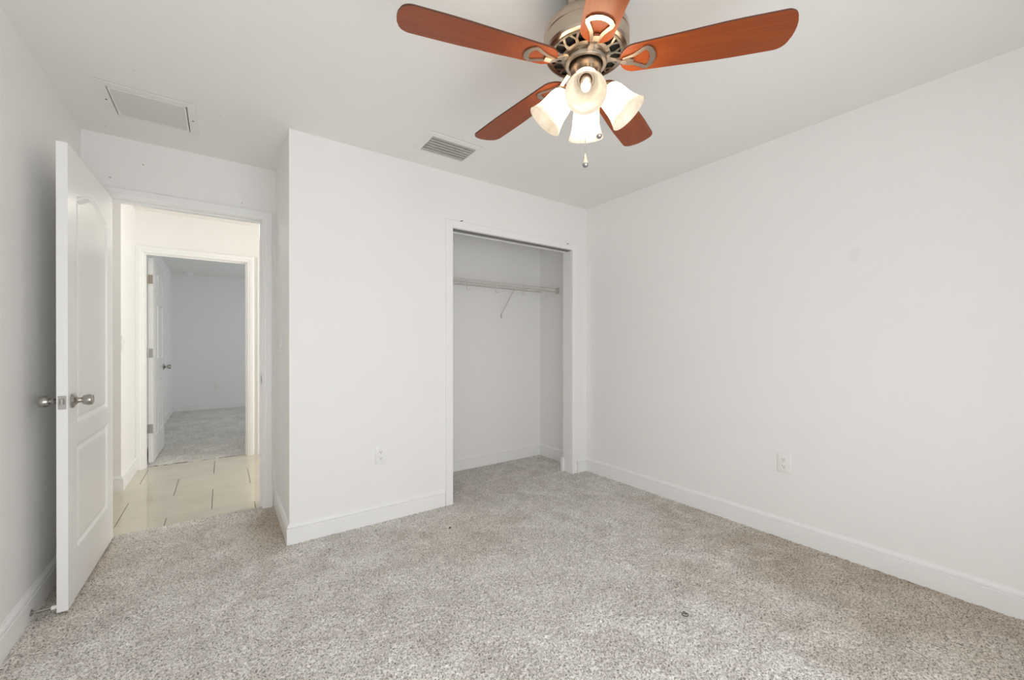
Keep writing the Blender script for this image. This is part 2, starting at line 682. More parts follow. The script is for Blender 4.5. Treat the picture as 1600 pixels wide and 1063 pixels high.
# ------------------------------------------------------------------ floors
def carpet_floor(name, x0, x1, y0, y1, step, label, keep=None):
    nx, ny = int((x1 - x0) / step) + 1, int((y1 - y0) / step) + 1
    rng = np.random.default_rng(11)
    gx, gy = np.meshgrid(np.linspace(x0, x1, nx), np.linspace(y0, y1, ny))
    jit = rng.uniform(-.42, .42, (2, ny, nx)) * step
    jit[:, 0, :] = jit[:, -1, :] = 0
    jit[:, :, 0] = jit[:, :, -1] = 0
    z = rng.random((ny, nx))
    z = 0.55 * z + 0.45 * (z + np.roll(z, 1, 0) + np.roll(z, 1, 1) + np.roll(z, -1, 0)) / 4
    z = (z - 0.5) * 0.0095 + 0.001
    co = np.stack([gx + jit[0], gy + jit[1], z], -1).reshape(-1, 3)
    i = np.arange(ny * nx).reshape(ny, nx)
    q = np.stack([i[:-1, :-1], i[:-1, 1:], i[1:, 1:], i[1:, :-1]], -1).reshape(-1, 4)
    if keep is not None:
        c = co[q].mean(1)
        q = q[keep(c[:, 0], c[:, 1])]
        used = np.unique(q)
        mp = np.full(len(co), -1)
        mp[used] = np.arange(len(used))
        co, q = co[used], mp[q]
    me = bpy.data.meshes.new(name)
    me.vertices.add(len(co))
    me.vertices.foreach_set('co', co.astype(np.float32).ravel())
    me.loops.add(q.size)
    me.loops.foreach_set('vertex_index', q.astype(np.int32).ravel())
    me.polygons.add(len(q))
    me.polygons.foreach_set('loop_start', np.arange(0, q.size, 4, dtype=np.int32))
    me.polygons.foreach_set('use_smooth', np.ones(len(q), dtype=bool))
    me.update(calc_edges=True)
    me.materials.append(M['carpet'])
    o = bpy.data.objects.new(name, me)
    COL.objects.link(o)
    return tag(o, label, 'carpet', kind='structure')


def in_room(x, y):
    main = (y < YF + .02)
    alcove = (x < XJ + .02) & (y < 3.4520)
    closet = (y > YF - .02) & (x > .45)
    door = (x > CJ0 - .03) & (x < CJ1 + .03)
    return main | alcove | (closet & (door | (y > YF + TH - .02)) & (y < YC + .01))


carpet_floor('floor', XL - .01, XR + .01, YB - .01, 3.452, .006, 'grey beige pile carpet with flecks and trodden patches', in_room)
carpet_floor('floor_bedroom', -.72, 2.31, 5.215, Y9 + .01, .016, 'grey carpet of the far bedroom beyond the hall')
bm = NB()
box(bm, XL - TH, XR + TH, YB - .12, YE + .03, -.10, -.008)
struct('floor_slab', bm, M['grout'], 'bare slab below the carpet', 'floor')
bm = NB()
box(bm, -.8, 2.4, 5.2, Y9, -.10, -.012)
struct('floor_slab_bedroom', bm, M['grout'], 'bare slab below the far bedroom carpet', 'floor')

# hall tiles, half a metre square in running bond
bm = NB()
g = .0022
for r in range(4):
    y0, y1 = 3.107 + .499 * r, 3.107 + .499 * (r + 1)
    off = -.306 if r % 2 == 0 else -.061
    if r % 2 == 1:
        off = -.563
    for k in range(-5, 8):
        x0 = off + .5035 * k
        ya, yb = max(y0, 3.448), y1
        if x0 > 2.45 or x0 + .5 < -2.45:
            continue
        box(bm, x0 + g, x0 + .5035 - g, ya + .001, yb - .001, -.02, 0)
box(bm, -2.5, 2.5, 5.104, 5.213, -.02, 0)
box(bm, -2.5, 2.5, 3.445, 5.213, -.05, -.0025, 1)
struct('floor_hall', bm, [M['tile'], M['grout']], 'polished cream tile floor of the hall', 'floor')

# ------------------------------------------------------------------ baseboards
BT = .015
BPROF = [(0, 0), (BT, 0), (BT, .093), (BT - .0015, .0955), (BT - .0105, .0965), (BT - .0105, .1022), (BT - .003, .1032), (BT - .0045, .111), (.0055, .1195), (.0020, .1205), (.0020, .1240), (0, .126)]


def baseboard(name, path, label, side=1, k=1.0):
    bm = NB()
    sweep(bm, path, [(o, h * k) for o, h in BPROF], lambda a, b, h: (a, b, h - .003), side)
    bmesh.ops.recalc_face_normals(bm, faces=bm.faces[:])
    return struct(name, bm, M['trim'], label, 'baseboard')


CW = .060     # casing width
baseboard('baseboard_right', [(XR, YB), (XR, YF), (CJ1 + CW + .006, YF)], 'white baseboard along the right wall')
baseboard('baseboard_front', [(CJ0 - CW - .006, YF), (XJ, YF), (XJ, YE)], 'white baseboard on the closet wall turning the corner')
baseboard('baseboard_left', [(XL, YE), (XL, YB)], 'white baseboard along the left wall behind the door')
baseboard('baseboard_back', [(XL, YB), (XR, YB)], 'white baseboard behind the camera')
baseboard('baseboard_closet', [(CJ1 + .002, YF + TH), (XR, YF + TH), (XR, YC), (.60, YC)], 'white baseboard inside the closet')
baseboard('baseboard_hall', [(BJ0 - CW - .006, YH), (-.66, YH), (-.66, 4.49), (-2.4, 4.49)], 'white baseboard round the hall corner')
baseboard('baseboard_bedroom', [(2.3, Y9), (-.71, Y9), (-.71, YH + TH)], 'white baseboard in the far bedroom', k=.9)

# ------------------------------------------------------------------ door casings and jambs
CPROF = [(0, 0), (0, .010), (.006, .013), (.018, .014), (.024, .018), (.050, .018), (.058, .014), (.060, .010), (.060, 0)]
FPROF = [(0, 0), (0, .011), (.003, .0135), (.052, .0135), (.056, .011), (.056, 0)]


def casing(name, x0, x1, z1, y, s, prof, label, rev=.006):
    """casing on a wall face at y; s = -1 when the face looks to -y"""
    bm = NB()
    path = [(x0 - rev, 0), (x0 - rev, z1 + rev), (x1 + rev, z1 + rev), (x1 + rev, 0)]
    sweep(bm, path, prof, lambda a, b, h: (a, y + s * h, b), 1)
    bmesh.ops.recalc_face_normals(bm, faces=bm.faces[:])
    return struct(name, bm, M['trim'], label, 'door trim')


def jamb(name, x0, x1, z1, y0, y1, label, stop=None):
    bm = NB()
    box(bm, x0 - .018, x0, y0, y1, 0, z1 + .018)
    box(bm, x1, x1 + .018, y0, y1, 0, z1 + .018)
    box(bm, x0, x1, y0, y1, z1, z1 + .018)
    if stop:
        s0, s1 = stop
        box(bm, x0, x0 + .011, s0, s1, 0, z1)
        box(bm, x1 - .011, x1, s0, s1, 0, z1)
        box(bm, x0 + .011, x1 - .011, s0, s1, z1 - .011, z1)
    return struct(name, bm, M['trim'], label, 'door frame')


casing('trim_1', EJ0, EJ1, EJH, YE, -1, CPROF, 'white moulded casing round the entry doorway')
casing('trim_2', EJ0, EJ1, EJH, YE + TH, 1, CPROF, 'white casing on the hall side of the entry doorway')
jamb('trim_3', EJ0, EJ1, EJH, YE, YE + TH, 'white jamb of the entry doorway', (YE + .040, YE + .075))
casing('trim_4', CJ0, CJ1, CJH, YF, -1, FPROF, 'flat white casing round the closet opening', .002)
jamb('trim_5', CJ0, CJ1, CJH, YF, YF + TH, 'white jamb lining the closet opening')
casing('trim_6', BJ0, BJ1, BJH, YH, -1, CPROF, 'white casing round the far bedroom doorway')
jamb('trim_7', BJ0, BJ1, BJH, YH, YH + TH, 'white jamb of the far bedroom doorway', (YH + .025, YH + .065))
bm = NB()
sweep(bm, [(.304 + .06, 0), (.304 + .06, 2.05), (1.1, 2.05), (1.1, 0)], CPROF, lambda a, b, h: (a, YH - h, b), 1)
bmesh.ops.recalc_face_normals(bm, faces=bm.faces[:])
struct('trim_8', bm, M['trim'], 'white casing of the next hall door at the right edge of the far doorway', 'door trim')

# closet door track under the head of the opening
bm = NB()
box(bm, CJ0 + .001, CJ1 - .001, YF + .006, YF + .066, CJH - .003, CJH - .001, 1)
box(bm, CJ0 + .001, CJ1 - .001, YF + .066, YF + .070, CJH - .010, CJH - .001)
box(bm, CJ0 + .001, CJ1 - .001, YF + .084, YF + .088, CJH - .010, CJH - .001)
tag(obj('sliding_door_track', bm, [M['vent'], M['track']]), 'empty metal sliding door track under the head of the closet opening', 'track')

# moulded baseboard stub wrapped round the closet side of the right jamb
bm = NB()
prism(bm, [(0, 0), (.016, 0), (.016, .094), (.011, .100), (.010, .112), (.005, .122), (0, .126)], 0, .026,
      Matrix(((-1, 0, 0, CJ1), (0, 0, 1, YF + TH - .012), (0, 1, 0, 0), (0, 0, 0, 1))))
struct('trim_9', bm, M['trim'], 'short moulded baseboard stub at the foot of the closet right jamb', 'baseboard')

# strike plate on the entry jamb
sp = empty('strike_plate', (EJ1 - .0005, YE + .027, .92), 'small metal strike plate on the right jamb of the entry doorway', 'strike plate')
bm = NB()
bevel_box(bm, EJ1 - .0018, EJ1 - .0002, YE + .008, YE + .036, .892, .950, .0006, 1)
obj('plate', bm, M['steel'], sp, (EJ1 - .0005, YE + .027, .92))
bm = NB()
box(bm, EJ1 - .0022, EJ1 - .0016, YE + .016, YE + .028, .908, .934)
obj('latch_hole', bm, M['dark'], sp, (EJ1 - .0005, YE + .027, .92))


# ------------------------------------------------------------------ door leaves
def poly_sdf(poly, X, Y):
    """signed distance, positive inside"""
    P = np.array(poly)
    d = np.full(X.shape, 1e9)
    ins = np.zeros(X.shape, bool)
    n = len(P)
    for i in range(n):
        a, b = P[i], P[(i + 1) % n]
        e = b - a
        wx, wy = X - a[0], Y - a[1]
        tt = np.clip((wx * e[0] + wy * e[1]) / (e @ e), 0, 1)
        d = np.minimum(d, np.hypot(wx - tt * e[0], wy - tt * e[1]))
        c = (a[1] > Y) != (b[1] > Y)
        with np.errstate(divide='ignore', invalid='ignore'):
            xi = a[0] + (Y - a[1]) * (b[0] - a[0]) / (b[1] - a[1])
        ins ^= c & (X < xi)
    return np.where(ins, d, -d)


def panel_height(d):
    x = [-1, 0, .004, .010, .017, .024, .030, .036, 1]
    h = [0, 0, -.0035, -.0085, -.0095, -.0070, -.0035, -.0025, -.0025]
    return np.interp(d, x, h)


def leaf_mesh(width, height, thick, panels, step):
    """a moulded leaf: width along +u (from the hinge), height z, faces at x = +-thick/2. returns bm with u -> -Y"""
    us = np.linspace(0, width, int(width / step) + 1)
    zs = np.linspace(0, height, int(height / step) + 1)
    U, Z = np.meshgrid(us, zs)
    hgt = np.zeros(U.shape)
    for p in panels:
        hgt = hgt + panel_height(poly_sdf(p, U, Z))
    ny, nx = U.shape
    front = np.stack([thick / 2 + hgt, -U, Z], -1).reshape(-1, 3)
    back = np.stack([-thick / 2 - hgt, -U, Z], -1).reshape(-1, 3)
    co = np.concatenate([front, back])
    i = np.arange(ny * nx).reshape(ny, nx)
    j = i + ny * nx
    F = [np.stack([i[:-1, :-1], i[1:, :-1], i[1:, 1:], i[:-1, 1:]], -1).reshape(-1, 4),
         np.stack([j[:-1, :-1], j[:-1, 1:], j[1:, 1:], j[1:, :-1]], -1).reshape(-1, 4)]
    for a, b in ((i[0], j[0]), (j[-1], i[-1])):
        F.append(np.stack([a[:-1], a[1:], b[1:], b[:-1]], -1))
    for a, b in ((j[:, 0], i[:, 0]), (i[:, -1], j[:, -1])):
        F.append(np.stack([a[:-1], a[1:], b[1:], b[:-1]], -1))
    me = bpy.data.meshes.new('leaf')
    me.from_pydata(co.tolist(), [], np.concatenate(F).tolist())
    me.update()
    bm = NB()
    bm.from_mesh(me)
    bpy.data.meshes.remove(me)
    bmesh.ops.recalc_face_normals(bm, faces=bm.faces[:])
    return bm


AX = {'+x': Matrix.Rotation(math.pi / 2, 4, 'Y'), '-x': Matrix.Rotation(-math.pi / 2, 4, 'Y')}
KNOB = [(0, 0), (.033, 0), (.0335, .003), (.031, .007), (.024, .011), (.016, .016), (.012, .021), (.011, .030), (.0125, .031), (.0125, .033), (.019, .034), (.0215, .037), (.0245, .050), (.0245, .058), (.0225, .0645), (.021, .066), (.0195, .0645), (0, .0640)]


def door_leaf(name, hinge, zrot, width, height, thick, panels, step, label, cat):
    root = bpy.data.objects.new(name, None)
    root.empty_display_size = .05
    return root


# entry door: two moulded panels, the upper one with an eyebrow top, swung open along the left wall
LW, LH, LT = .818, 2.036, .035
arch = []
u0, u1, zs_, zt = .128, .692, 1.845, 1.918
for k in range(33):
    tt = k / 32
    u = u1 + (u0 - u1) * tt
    s = math.sin(math.pi * tt)
    arch.append((u, zs_ + (zt - zs_) * (0.5 - 0.5 * math.cos(2 * math.pi * tt)) ** 0.85))
upper = [(u0, .800), (u1, .800)] + arch
lower = [(u0, .222), (u1, .222), (u1, .698), (u0, .698)]
hin = Vector((-.5515, 3.385, .014))
dang = math.atan2(.012, .82)
d1 = obj('door_1', leaf_mesh(LW, LH, LT, [upper, lower], .006), M['door'], smooth=35)
d1.location = hin
d1.rotation_euler = (0, 0, -dang)
tag(d1, 'white moulded two panel entry door standing open by the left wall', 'door', kind='structure')


def child(name, bm, mat, parent, smooth=None):
    me = bpy.data.meshes.new(name)
    bm.normal_update()
    bm.to_mesh(me)
    bm.free()
    for m in (mat if isinstance(mat, list) else [mat]):
        me.materials.append(m)
    if smooth is not None:
        for p in me.polygons:
            p.use_smooth = True
        me.set_sharp_from_angle(angle=math.radians(smooth))
    o = bpy.data.objects.new(name, me)
    COL.objects.link(o)
    o.parent = parent
    return o


KU, KZ = .757, .908
for s, ax in ((1, '+x'), (-1, '-x')):
    bm = NB()
    lathe(bm, KNOB, 40, Matrix.Translation((s * LT / 2, -KU, KZ)) @ AX[ax])
    o = child('knob', bm, M['knob'], d1, 40)
    if s == 1:
        o['label'] = 'satin nickel knob on the room side'
bm = NB()
bevel_box(bm, -.0125, .0125, -LW - .0012, -LW + .001, KZ - .031, KZ + .027, .0009, 1)
child('latch_plate', bm, M['steel'], d1)
bm = NB()
prism(bm, [(-.008, -LW - .0012), (.008, -LW - .0012), (.004, -LW - .011), (-.002, -LW - .011)], KZ - .010, KZ + .014)
child('latch_bolt', bm, M['knob'], d1)
for z in (.22, 1.02, 1.80):
    bm = NB()
    lathe(bm, [(0, 0), (.006, 0), (.006, .09), (0, .09)], 12, Matrix.Translation((-LT / 2 - .006, .004, z)))
    box(bm, -LT / 2 + .002, LT / 2 - .004, -.0002, .0015, z, z + .09)
    child('hinge', bm, M['steel'], d1)

# far bedroom door: six panels, opened into that room
W2, H2 = .80, 2.02
P6 = []
for (a, b) in ((.125, .345), (.455, .675)):
    for (c, d) in ((.24, .80), (1.02, 1.58), (1.69, 1.90)):
        P6.append([(a, c), (b, c), (b, d), (a, d)])
d2 = obj('door_2', leaf_mesh(W2, H2, .036, P6, .010), M['door'], smooth=35)
d2.location = (-.571, 5.337, .012)
d2.rotation_euler = (0, 0, math.pi - .016)
tag(d2, 'white six panel door standing open in the far bedroom', 'door', kind='structure')
for s, ax in ((1, '+x'), (-1, '-x')):
    bm = NB()
    lathe(bm, KNOB, 28, Matrix.Translation((s * .018, -.735, .915)) @ AX[ax])
    child('knob', bm, M['knob'], d2, 40)
for z, mt, nm in ((.292, 'steel', 'dull steel hinge'), (1.037, 'steel', None), (1.765, 'brass', 'brassy top hinge')):
    bm = NB()
    box(bm, -.018, .016, .0004, .003, z, z + .088)
    lathe(bm, [(0, 0), (.0065, 0), (.0065, .09), (0, .09)], 12, Matrix.Translation((.022, .006, z - .001)))
    box(bm, .02, .030, -.004, .010, z, z + .088)
    for dz in (.014, .044, .074):
        for dx in (-.010, .006):
            lathe(bm, [(.0035, 0), (.0035, .0008), (0, .0012)], 8, Matrix.Translation((dx, .003, z + dz)) @ Matrix.Rotation(-math.pi / 2, 4, 'X'), cap0=True)
    o = child('hinge', bm, M[mt], d2, 30)
    if nm:
        o['label'] = nm

# ------------------------------------------------------------------ door stop on the left baseboard
dsx, dsy, dsz = XL + BT, 2.582, .036
ds = empty('door_stop', (dsx, dsy, dsz), 'metal door stop with white rubber tip on the left baseboard', 'door stop')
bm = NB()
lathe(bm, [(0, 0), (.0135, 0), (.0135, .002), (.010, .005), (.006, .008), (.0045, .012)], 20, Matrix.Translation((dsx, dsy, dsz)) @ AX['+x'])
obj('base', bm, M['steel'], ds, (dsx, dsy, dsz), 40)
bm = NB()
tube(bm, [(dsx + .008, dsy, dsz), (dsx + .062, dsy - .003, dsz)], .0056, 12)
obj('rod', bm, M['knob'], ds, (dsx, dsy, dsz), 40)
bm = NB()
lathe(bm, [(0, 0), (.008, 0), (.009, .004), (.009, .012), (.007, .016), (0, .016)], 20, Matrix.Translation((dsx + .060, dsy - .003, dsz)) @ AX['+x'])
obj('rubber_tip', bm, M['rubber'], ds, (dsx, dsy, dsz), 40)


# ------------------------------------------------------------------ outlets and switches
def wall_plate(name, loc, zrot, label, cat, kind, group=None):
    """plate built facing -Y at the origin, then turned"""
    t = empty(name, loc, label, cat, group)
    t.rotation_euler = (0, 0, zrot)
    bm = NB()
    bevel_box(bm, -.037, .037, -.006, .0, -.060, .060, .0028, 3)
    child('cover_plate', bm, M['plastic'], t, 40)
    if kind == 'outlet':
        for dz in (.020, -.020):
            bm = NB()
            pts = []
            for k in range(28):
                a = 2 * math.pi * k / 28
                pts.append((.0165 * math.cos(a), max(-.0135, min(.0135, .0165 * math.sin(a)))))
            prism(bm, pts, 0, .0078, Matrix.Translation((0, 0, dz)) @ Matrix.Rotation(math.pi / 2, 4, 'X'))
            f = child('receptacle', bm, M['plastic'], t)
            bm = NB()
            box(bm, -.0070, -.0050, -.0082, -.0076, dz - .001, dz + .0075)
            box(bm, .0050, .0068, -.0082, -.0076, dz - .000, dz + .0065)
            lathe(bm, [(.0027, 0), (.0027, .0005), (0, .0006)], 14, Matrix.Translation((0, -.0077, dz - .0068)) @ Matrix.Rotation(math.pi / 2, 4, 'X'))
            child('slot', bm, M['slot'], f)
        bm = NB()
        lathe(bm, [(.003, 0), (.003, .0012), (0, .0016)], 14, Matrix.Translation((0, -.006, 0)) @ Matrix.Rotation(math.pi / 2, 4, 'X'))
        child('screw', bm, M['plastic'], t)
    else:
        bm = NB()
        box(bm, -.0055, .0055, -.0075, -.006, -.0125, .0125)
        prism(bm, [(-.006, -.010), (-.006, .008), (-.0155, .0105), (-.0165, .0035)], -.0042, .0042,
              Matrix(((0, 0, 1, 0), (1, 0, 0, 0), (0, 1, 0, 0), (0, 0, 0, 1))))
        child('toggle', bm, M['plastic'], t)
        for dz in (.030, -.030):
            bm = NB()
            lathe(bm, [(.003, 0), (.003, .0012), (0, .0016)], 14, Matrix.Translation((0, -.006, dz)) @ Matrix.Rotation(math.pi / 2, 4, 'X'))
            child('screw', bm, M['plastic'], t)
    return t


wall_plate('wall_outlet', (XR, 1.057, .455), -math.pi / 2, 'white double outlet low on the long right wall', 'outlet', 'outlet')
wall_plate('wall_outlet', (.858, YF, .442), 0, 'white double outlet low on the wall left of the closet', 'outlet', 'outlet')
wall_plate('wall_outlet', (-.075, Y9, .430), 0, 'white outlet on the grey end wall of the far bedroom', 'outlet', 'outlet')
wall_plate('light_switch', (XJ, 3.080, 1.166), math.pi * 1.5, 'white light switch on the short return wall by the entry doorway', 'switch', 'switch')
wall_plate('light_switch', (-.66, 4.535, 1.19), math.pi / 2, 'white light switch on the hall wall left of the far doorway', 'switch', 'switch')

# ------------------------------------------------------------------ ceiling return grille
rc = ((RET[0] + RET[1]) / 2, (RET[2] + RET[3]) / 2, H)
rg = empty('return_air_grille', rc, 'large white return air grille with fine slats on the ceiling near the entry', 'vent')


def ring_frame(bm, o, i, z0, z1, bev):
    """flat flange with sloped outer edge"""
    v = []
    for (r, z) in ((o, z1), ((o[0] + bev, o[1] - bev, o[2] + bev, o[3] - bev), z0), (i, z0), (i, z1)):
        v.append([bm.verts.new((x, y, z)) for x, y in ((r[0], r[2]), (r[1], r[2]), (r[1], r[3]), (r[0], r[3]))])
    for a, c in zip(v, v[1:]):
        for k in range(4):
            bm.faces.new((a[k], a[(k + 1) % 4], c[(k + 1) % 4], c[k]))
    bmesh.ops.recalc_face_normals(bm, faces=bm.faces[:])


bm = NB()
ring_frame(bm, (-.506, -.110, 2.733, 3.128), (RET[0], RET[1], RET[2], RET[3]), H - .0035, H, .0012)
fr = obj('frame', bm, M['vent'], rg, rc)
bm = NB()
ring_frame(bm, (RET[0] + .004, RET[1] - .004, RET[2] + .004, RET[3] - .004), (RET[0] + .014, RET[1] - .014, RET[2] + .014, RET[3] - .014), H - .005, H + .014, .002)
obj('door_frame', bm, M['vent'], rg, rc)
n = 26
ya, yb = RET[2] + .014, RET[3] - .014
for k in range(n):
    bm = NB()
    y = ya + (yb - ya) * (k + .5) / n
    prism(bm, [(y - .0050, H + .008), (y + .0042, H - .003), (y + .0052, H - .002), (y - .0040, H + .009)], RET[0] + .014, RET[1] - .014,
          Matrix(((0, 0, 1, 0), (1, 0, 0, 0), (0, 1, 0, 0), (0, 0, 0, 1))))
    obj('slat', bm, M['slat'], rg, rc)
bm = NB()
box(bm, RET[0], RET[1], RET[2], RET[3], H + .05, H + .06)
obj('filter', bm, M['filter'], rg, rc)
for x in (-.484, -.131):
    bm = NB()
    lathe(bm, [(.0045, 0), (.0045, -.001), (0, -.002)], 12, Matrix.Translation((x, 2.925, H - .0035)))
    obj('screw', bm, M['slot'], rg, rc)

# ceiling supply register
sc_ = ((SUP[0] + SUP[1]) / 2, (SUP[2] + SUP[3]) / 2, H)
sg = empty('supply_vent', sc_, 'smaller white ceiling vent with wide grey louvers between fan and closet wall', 'vent')
bm = NB()
ring_frame(bm, (1.006, 1.370, 2.245, 2.508), SUP, H - .007, H, .0025)
obj('frame', bm, M['vent'], sg, sc_)
n = 6
for k in range(n):
    y = SUP[2] + .004 + (SUP[3] - SUP[2] - .008) * (k + .5) / n
    bm = NB()
    prism(bm, [(y - .0060, H + .0015), (y + .0045, H - .0050), (y + .0065, H - .0050), (y + .0065, H - .0040), (y + .0050, H - .0038), (y - .0055, H + .0026)], SUP[0] + .003, SUP[1] - .003,
          Matrix(((0, 0, 1, 0), (1, 0, 0, 0), (0, 1, 0, 0), (0, 0, 0, 1))))
    obj('louver', bm, M['louver'], sg, sc_)
bm = NB()
box(bm, SUP[0], SUP[1], SUP[2], SUP[3], H + .09, H + .10)
obj('duct', bm, M['dark'], sg, sc_)
for x in (1.024, 1.357):
    bm = NB()
    lathe(bm, [(.004, 0), (.004, -.001), (0, -.002)], 12, Matrix.Translation((x, 2.376, H - .007)))
    obj('screw', bm, M['vent'], sg, sc_)

# smoke detector in the far bedroom
bm = NB()
lathe(bm, [(0, H - .036), (.045, H - .036), (.060, H - .028), (.066, H - .012), (.068, H), (0, H)], 36, Matrix.Translation((-.475, 9.13, 0)))
sd = tag(obj('smoke_detector', bm, M['plastic'], None, (-.475, 9.13, H), 40), 'round white smoke detector on the far bedroom ceiling', 'smoke detector')

# ------------------------------------------------------------------ wire closet shelf
sx0, sx1, sy0, sy1, sz = .60, XR - .004, 3.085, YC - .004, 1.742
so = ((sx0 + sx1) / 2, sy1, sz)
sh = empty('wire_shelf', so, 'white ventilated wire shelf across the closet back wall', 'shelf')
bm = NB()
for k in range(int((sx1 - sx0 - .02) / .0254) + 1):
    x = sx0 + .01 + k * .0254
    tube(bm, [(x, sy1, sz), (x, sy0 + .004, sz), (x, sy0, sz - .004), (x, sy0, sz - .038)], .0013, 6)
obj('deck_wires', bm, M['plastic'], sh, so, 60)
for (y, z, r) in ((sy0, sz - .002, .0036), (sy0, sz - .038, .0058), (sy1 - .002, sz - .004, .0032), ((sy0 + sy1) / 2, sz - .004, .003)):
    bm = NB()
    tube(bm, [(sx0, y, z), (sx1, y, z)], r, 10)
    obj('rail', bm, M['wire'], sh, so, 60)
for x in (1.722, 2.019, 2.323, 2.600):
    bm = NB()
    tube(bm, [(x, sy0 + .002, sz - .002), (x, sy0 - .006, sz - .020), (x, sy0 - .006, sz - .044), (x + .004, sy0 - .002, sz - .062)]
         + [(x + .012 + .014 * math.cos(a), sy0 + .002, sz - .082 + .014 * math.sin(a)) for a in [math.radians(v) for v in (165, 200, 235, 270, 305, 340, 15)]], .0034, 8)
    obj('rod_hook', bm, M['wire'], sh, so, 60)
bm = NB()
tube(bm, [(2.225, sy0 + .004, sz - .046), (2.277, sy1 - .006, 1.480), (2.277, sy1 - .004, 1.446)], .0042, 8)
bevel_box(bm, 2.271, 2.283, sy1 - .008, sy1 + .003, 1.438, 1.482, .002, 1)
obj('brace', bm, M['wire'], sh, so, 40)
bm = NB()
bevel_box(bm, XR - .014, XR - .001, sy0 - .004, sy0 + .040, sz - .050, sz + .010, .002, 1)
obj('end_bracket', bm, M['wire'], sh, so, 40)

# ------------------------------------------------------------------ ceiling fan
fx, fy = FAN
F0 = (fx, fy, H)
fan = empty('ceiling_fan', F0, 'brushed nickel ceiling fan with five cherry blades and four lit bell lamps', 'ceiling fan')
T0 = Matrix.Translation((fx, fy, 0))
bm = NB()
lathe(bm, [(0, H), (.070, H), (.071, H - .012), (.064, H - .040), (.048, H - .060), (.040, H - .066), (.034, H - .10), (0, H - .10)], 48, T0)
obj('canopy', bm, M['nickel'], fan, F0, 35)
bm = NB()
lathe(bm, [(0, 2.345), (.034, 2.345), (.060, 2.335), (.110, 2.322), (.140, 2.306), (.150, 2.294), (.152, 2.286), (.152, 2.268), (.1495, 2.266), (.1495, 2.261), (.152, 2.259),
           (.152, 2.236), (.149, 2.228), (.1495, 2.224), (.144, 2.217), (.134, 2.213), (.130, 2.2135), (.130, 2.222), (0, 2.222)], 72, T0)
mh = obj('motor_housing', bm, M['nickel'], fan, F0, 30)
bm = NB()
lathe(bm, [(.1300, 2.2218), (.070, 2.2218)], 60, T0)
obj('inner_cavity', bm, M['dark'], mh, F0)
# pierced vent ring: two rims joined by forked ribs
bm = NB()


def cone_z(r):
    return 2.2125 - (.130 - r) * .16


lathe(bm, [(.131, 2.2135), (.131, 2.2105), (.122, cone_z(.122)), (.122, cone_z(.122) + .003)], 72, T0)
lathe(bm, [(.088, cone_z(.088) + .003), (.088, cone_z(.088)), (.070, cone_z(.070)), (.070, cone_z(.070) + .003)], 72, T0)


def rib(bm, r0, a0, r1, a1, w0, w1):
    p = Vector((r0 * math.cos(a0), r0 * math.sin(a0)))
    q = Vector((r1 * math.cos(a1), r1 * math.sin(a1)))
    d = (q - p).normalized()
    nn = Vector((-d.y, d.x))
    vs = []
    for dz in (0, .003):
        for (c, w, r) in ((p, w0, r0), (q, w1, r1)):
            for s in (-1, 1):
                e = c + nn * s * w / 2
                vs.append(bm.verts.new((fx + e.x, fy + e.y, cone_z(r) + dz)))
    for f in ((0, 2, 3, 1), (4, 5, 7, 6), (0, 1, 5, 4), (2, 6, 7, 3), (0, 4, 6, 2), (1, 3, 7, 5)):
        bm.faces.new([vs[i] for i in f])


for k in range(14):
    a = 2 * math.pi * k / 14
    rib(bm, .084, a, .103, a + .01, .014, .0085)
    rib(bm, .100, a + .01, .125, a - .115, .0070, .0085)
    rib(bm, .100, a + .01, .125, a + .135, .0070, .0085)
bmesh.ops.recalc_face_normals(bm, faces=bm.faces[:])
obj('vent_ring', bm, M['nickel'], mh, F0)
bm = NB()
lathe(bm, [(.0595, 2.206), (.068, 2.206), (.074, 2.203), (.075, 2.196), (.074, 2.181), (.072, 2.177), (.0620, 2.177), (.0595, 2.179), (.0595, 2.206)], 60, T0)
fw = obj('flywheel', bm, M['nickel'], fan, F0, 30)
bm = NB()
lathe(bm, [(0, 2.207), (.0596, 2.207), (.0596, 2.2065), (0, 2.2065)], 60, T0)
obj('gap', bm, M['dark'], fw, F0)
bm = NB()
lathe(bm, [(0, 2.2064), (.053, 2.2064), (.053, 2.190), (.0545, 2.187), (.0545, 2.122), (.0555, 2.119), (.0545, 2.114), (.050, 2.108), (.050, 2.096), (.046, 2.082), (.034, 2.066), (.020, 2.058), (.010, 2.052), (.009, 2.044), (.004, 2.039), (0, 2.038)], 56, T0)
obj('switch_housing', bm, M['nickel'], fan, F0, 30)

# blades: local +X is outwards
BP = math.radians(9.5)
ZB = 2.174
outline = []
R0, R1 = .118, .660
for k in range(13):                       # rounded root
    a = math.radians(90 + 180 * k / 12)
    outline.append((.168 + .050 * math.cos(a), .056 * math.sin(a)))
hw = .0715
for k in range(1, 8):
    r = .168 + (.612 - .168) * k / 8
    outline.append((r, -(.056 + (hw - .056) * min(1, (r - .168) / .30))))
for k in range(9):
    a = math.radians(-90 + 80 * k / 8)
    outline.append((.614 + .040 * math.cos(a), -.0315 + .040 * math.sin(a)))
for k in range(1, 8):
    outline.append((.654 + .006 * math.cos(math.radians(-80 + 160 * k / 8)), -.038 + .076 * k / 8))
for k in range(9):
    a = math.radians(10 + 80 * k / 8)
    outline.append((.614 + .040 * math.cos(a), .0315 + .040 * math.sin(a)))
for k in range(7, 0, -1):
    r = .168 + (.612 - .168) * k / 8
    outline.append((r, (.056 + (hw - .056) * min(1, (r - .168) / .30))))
PITCH = Matrix.Rotation(-BP, 4, 'X')


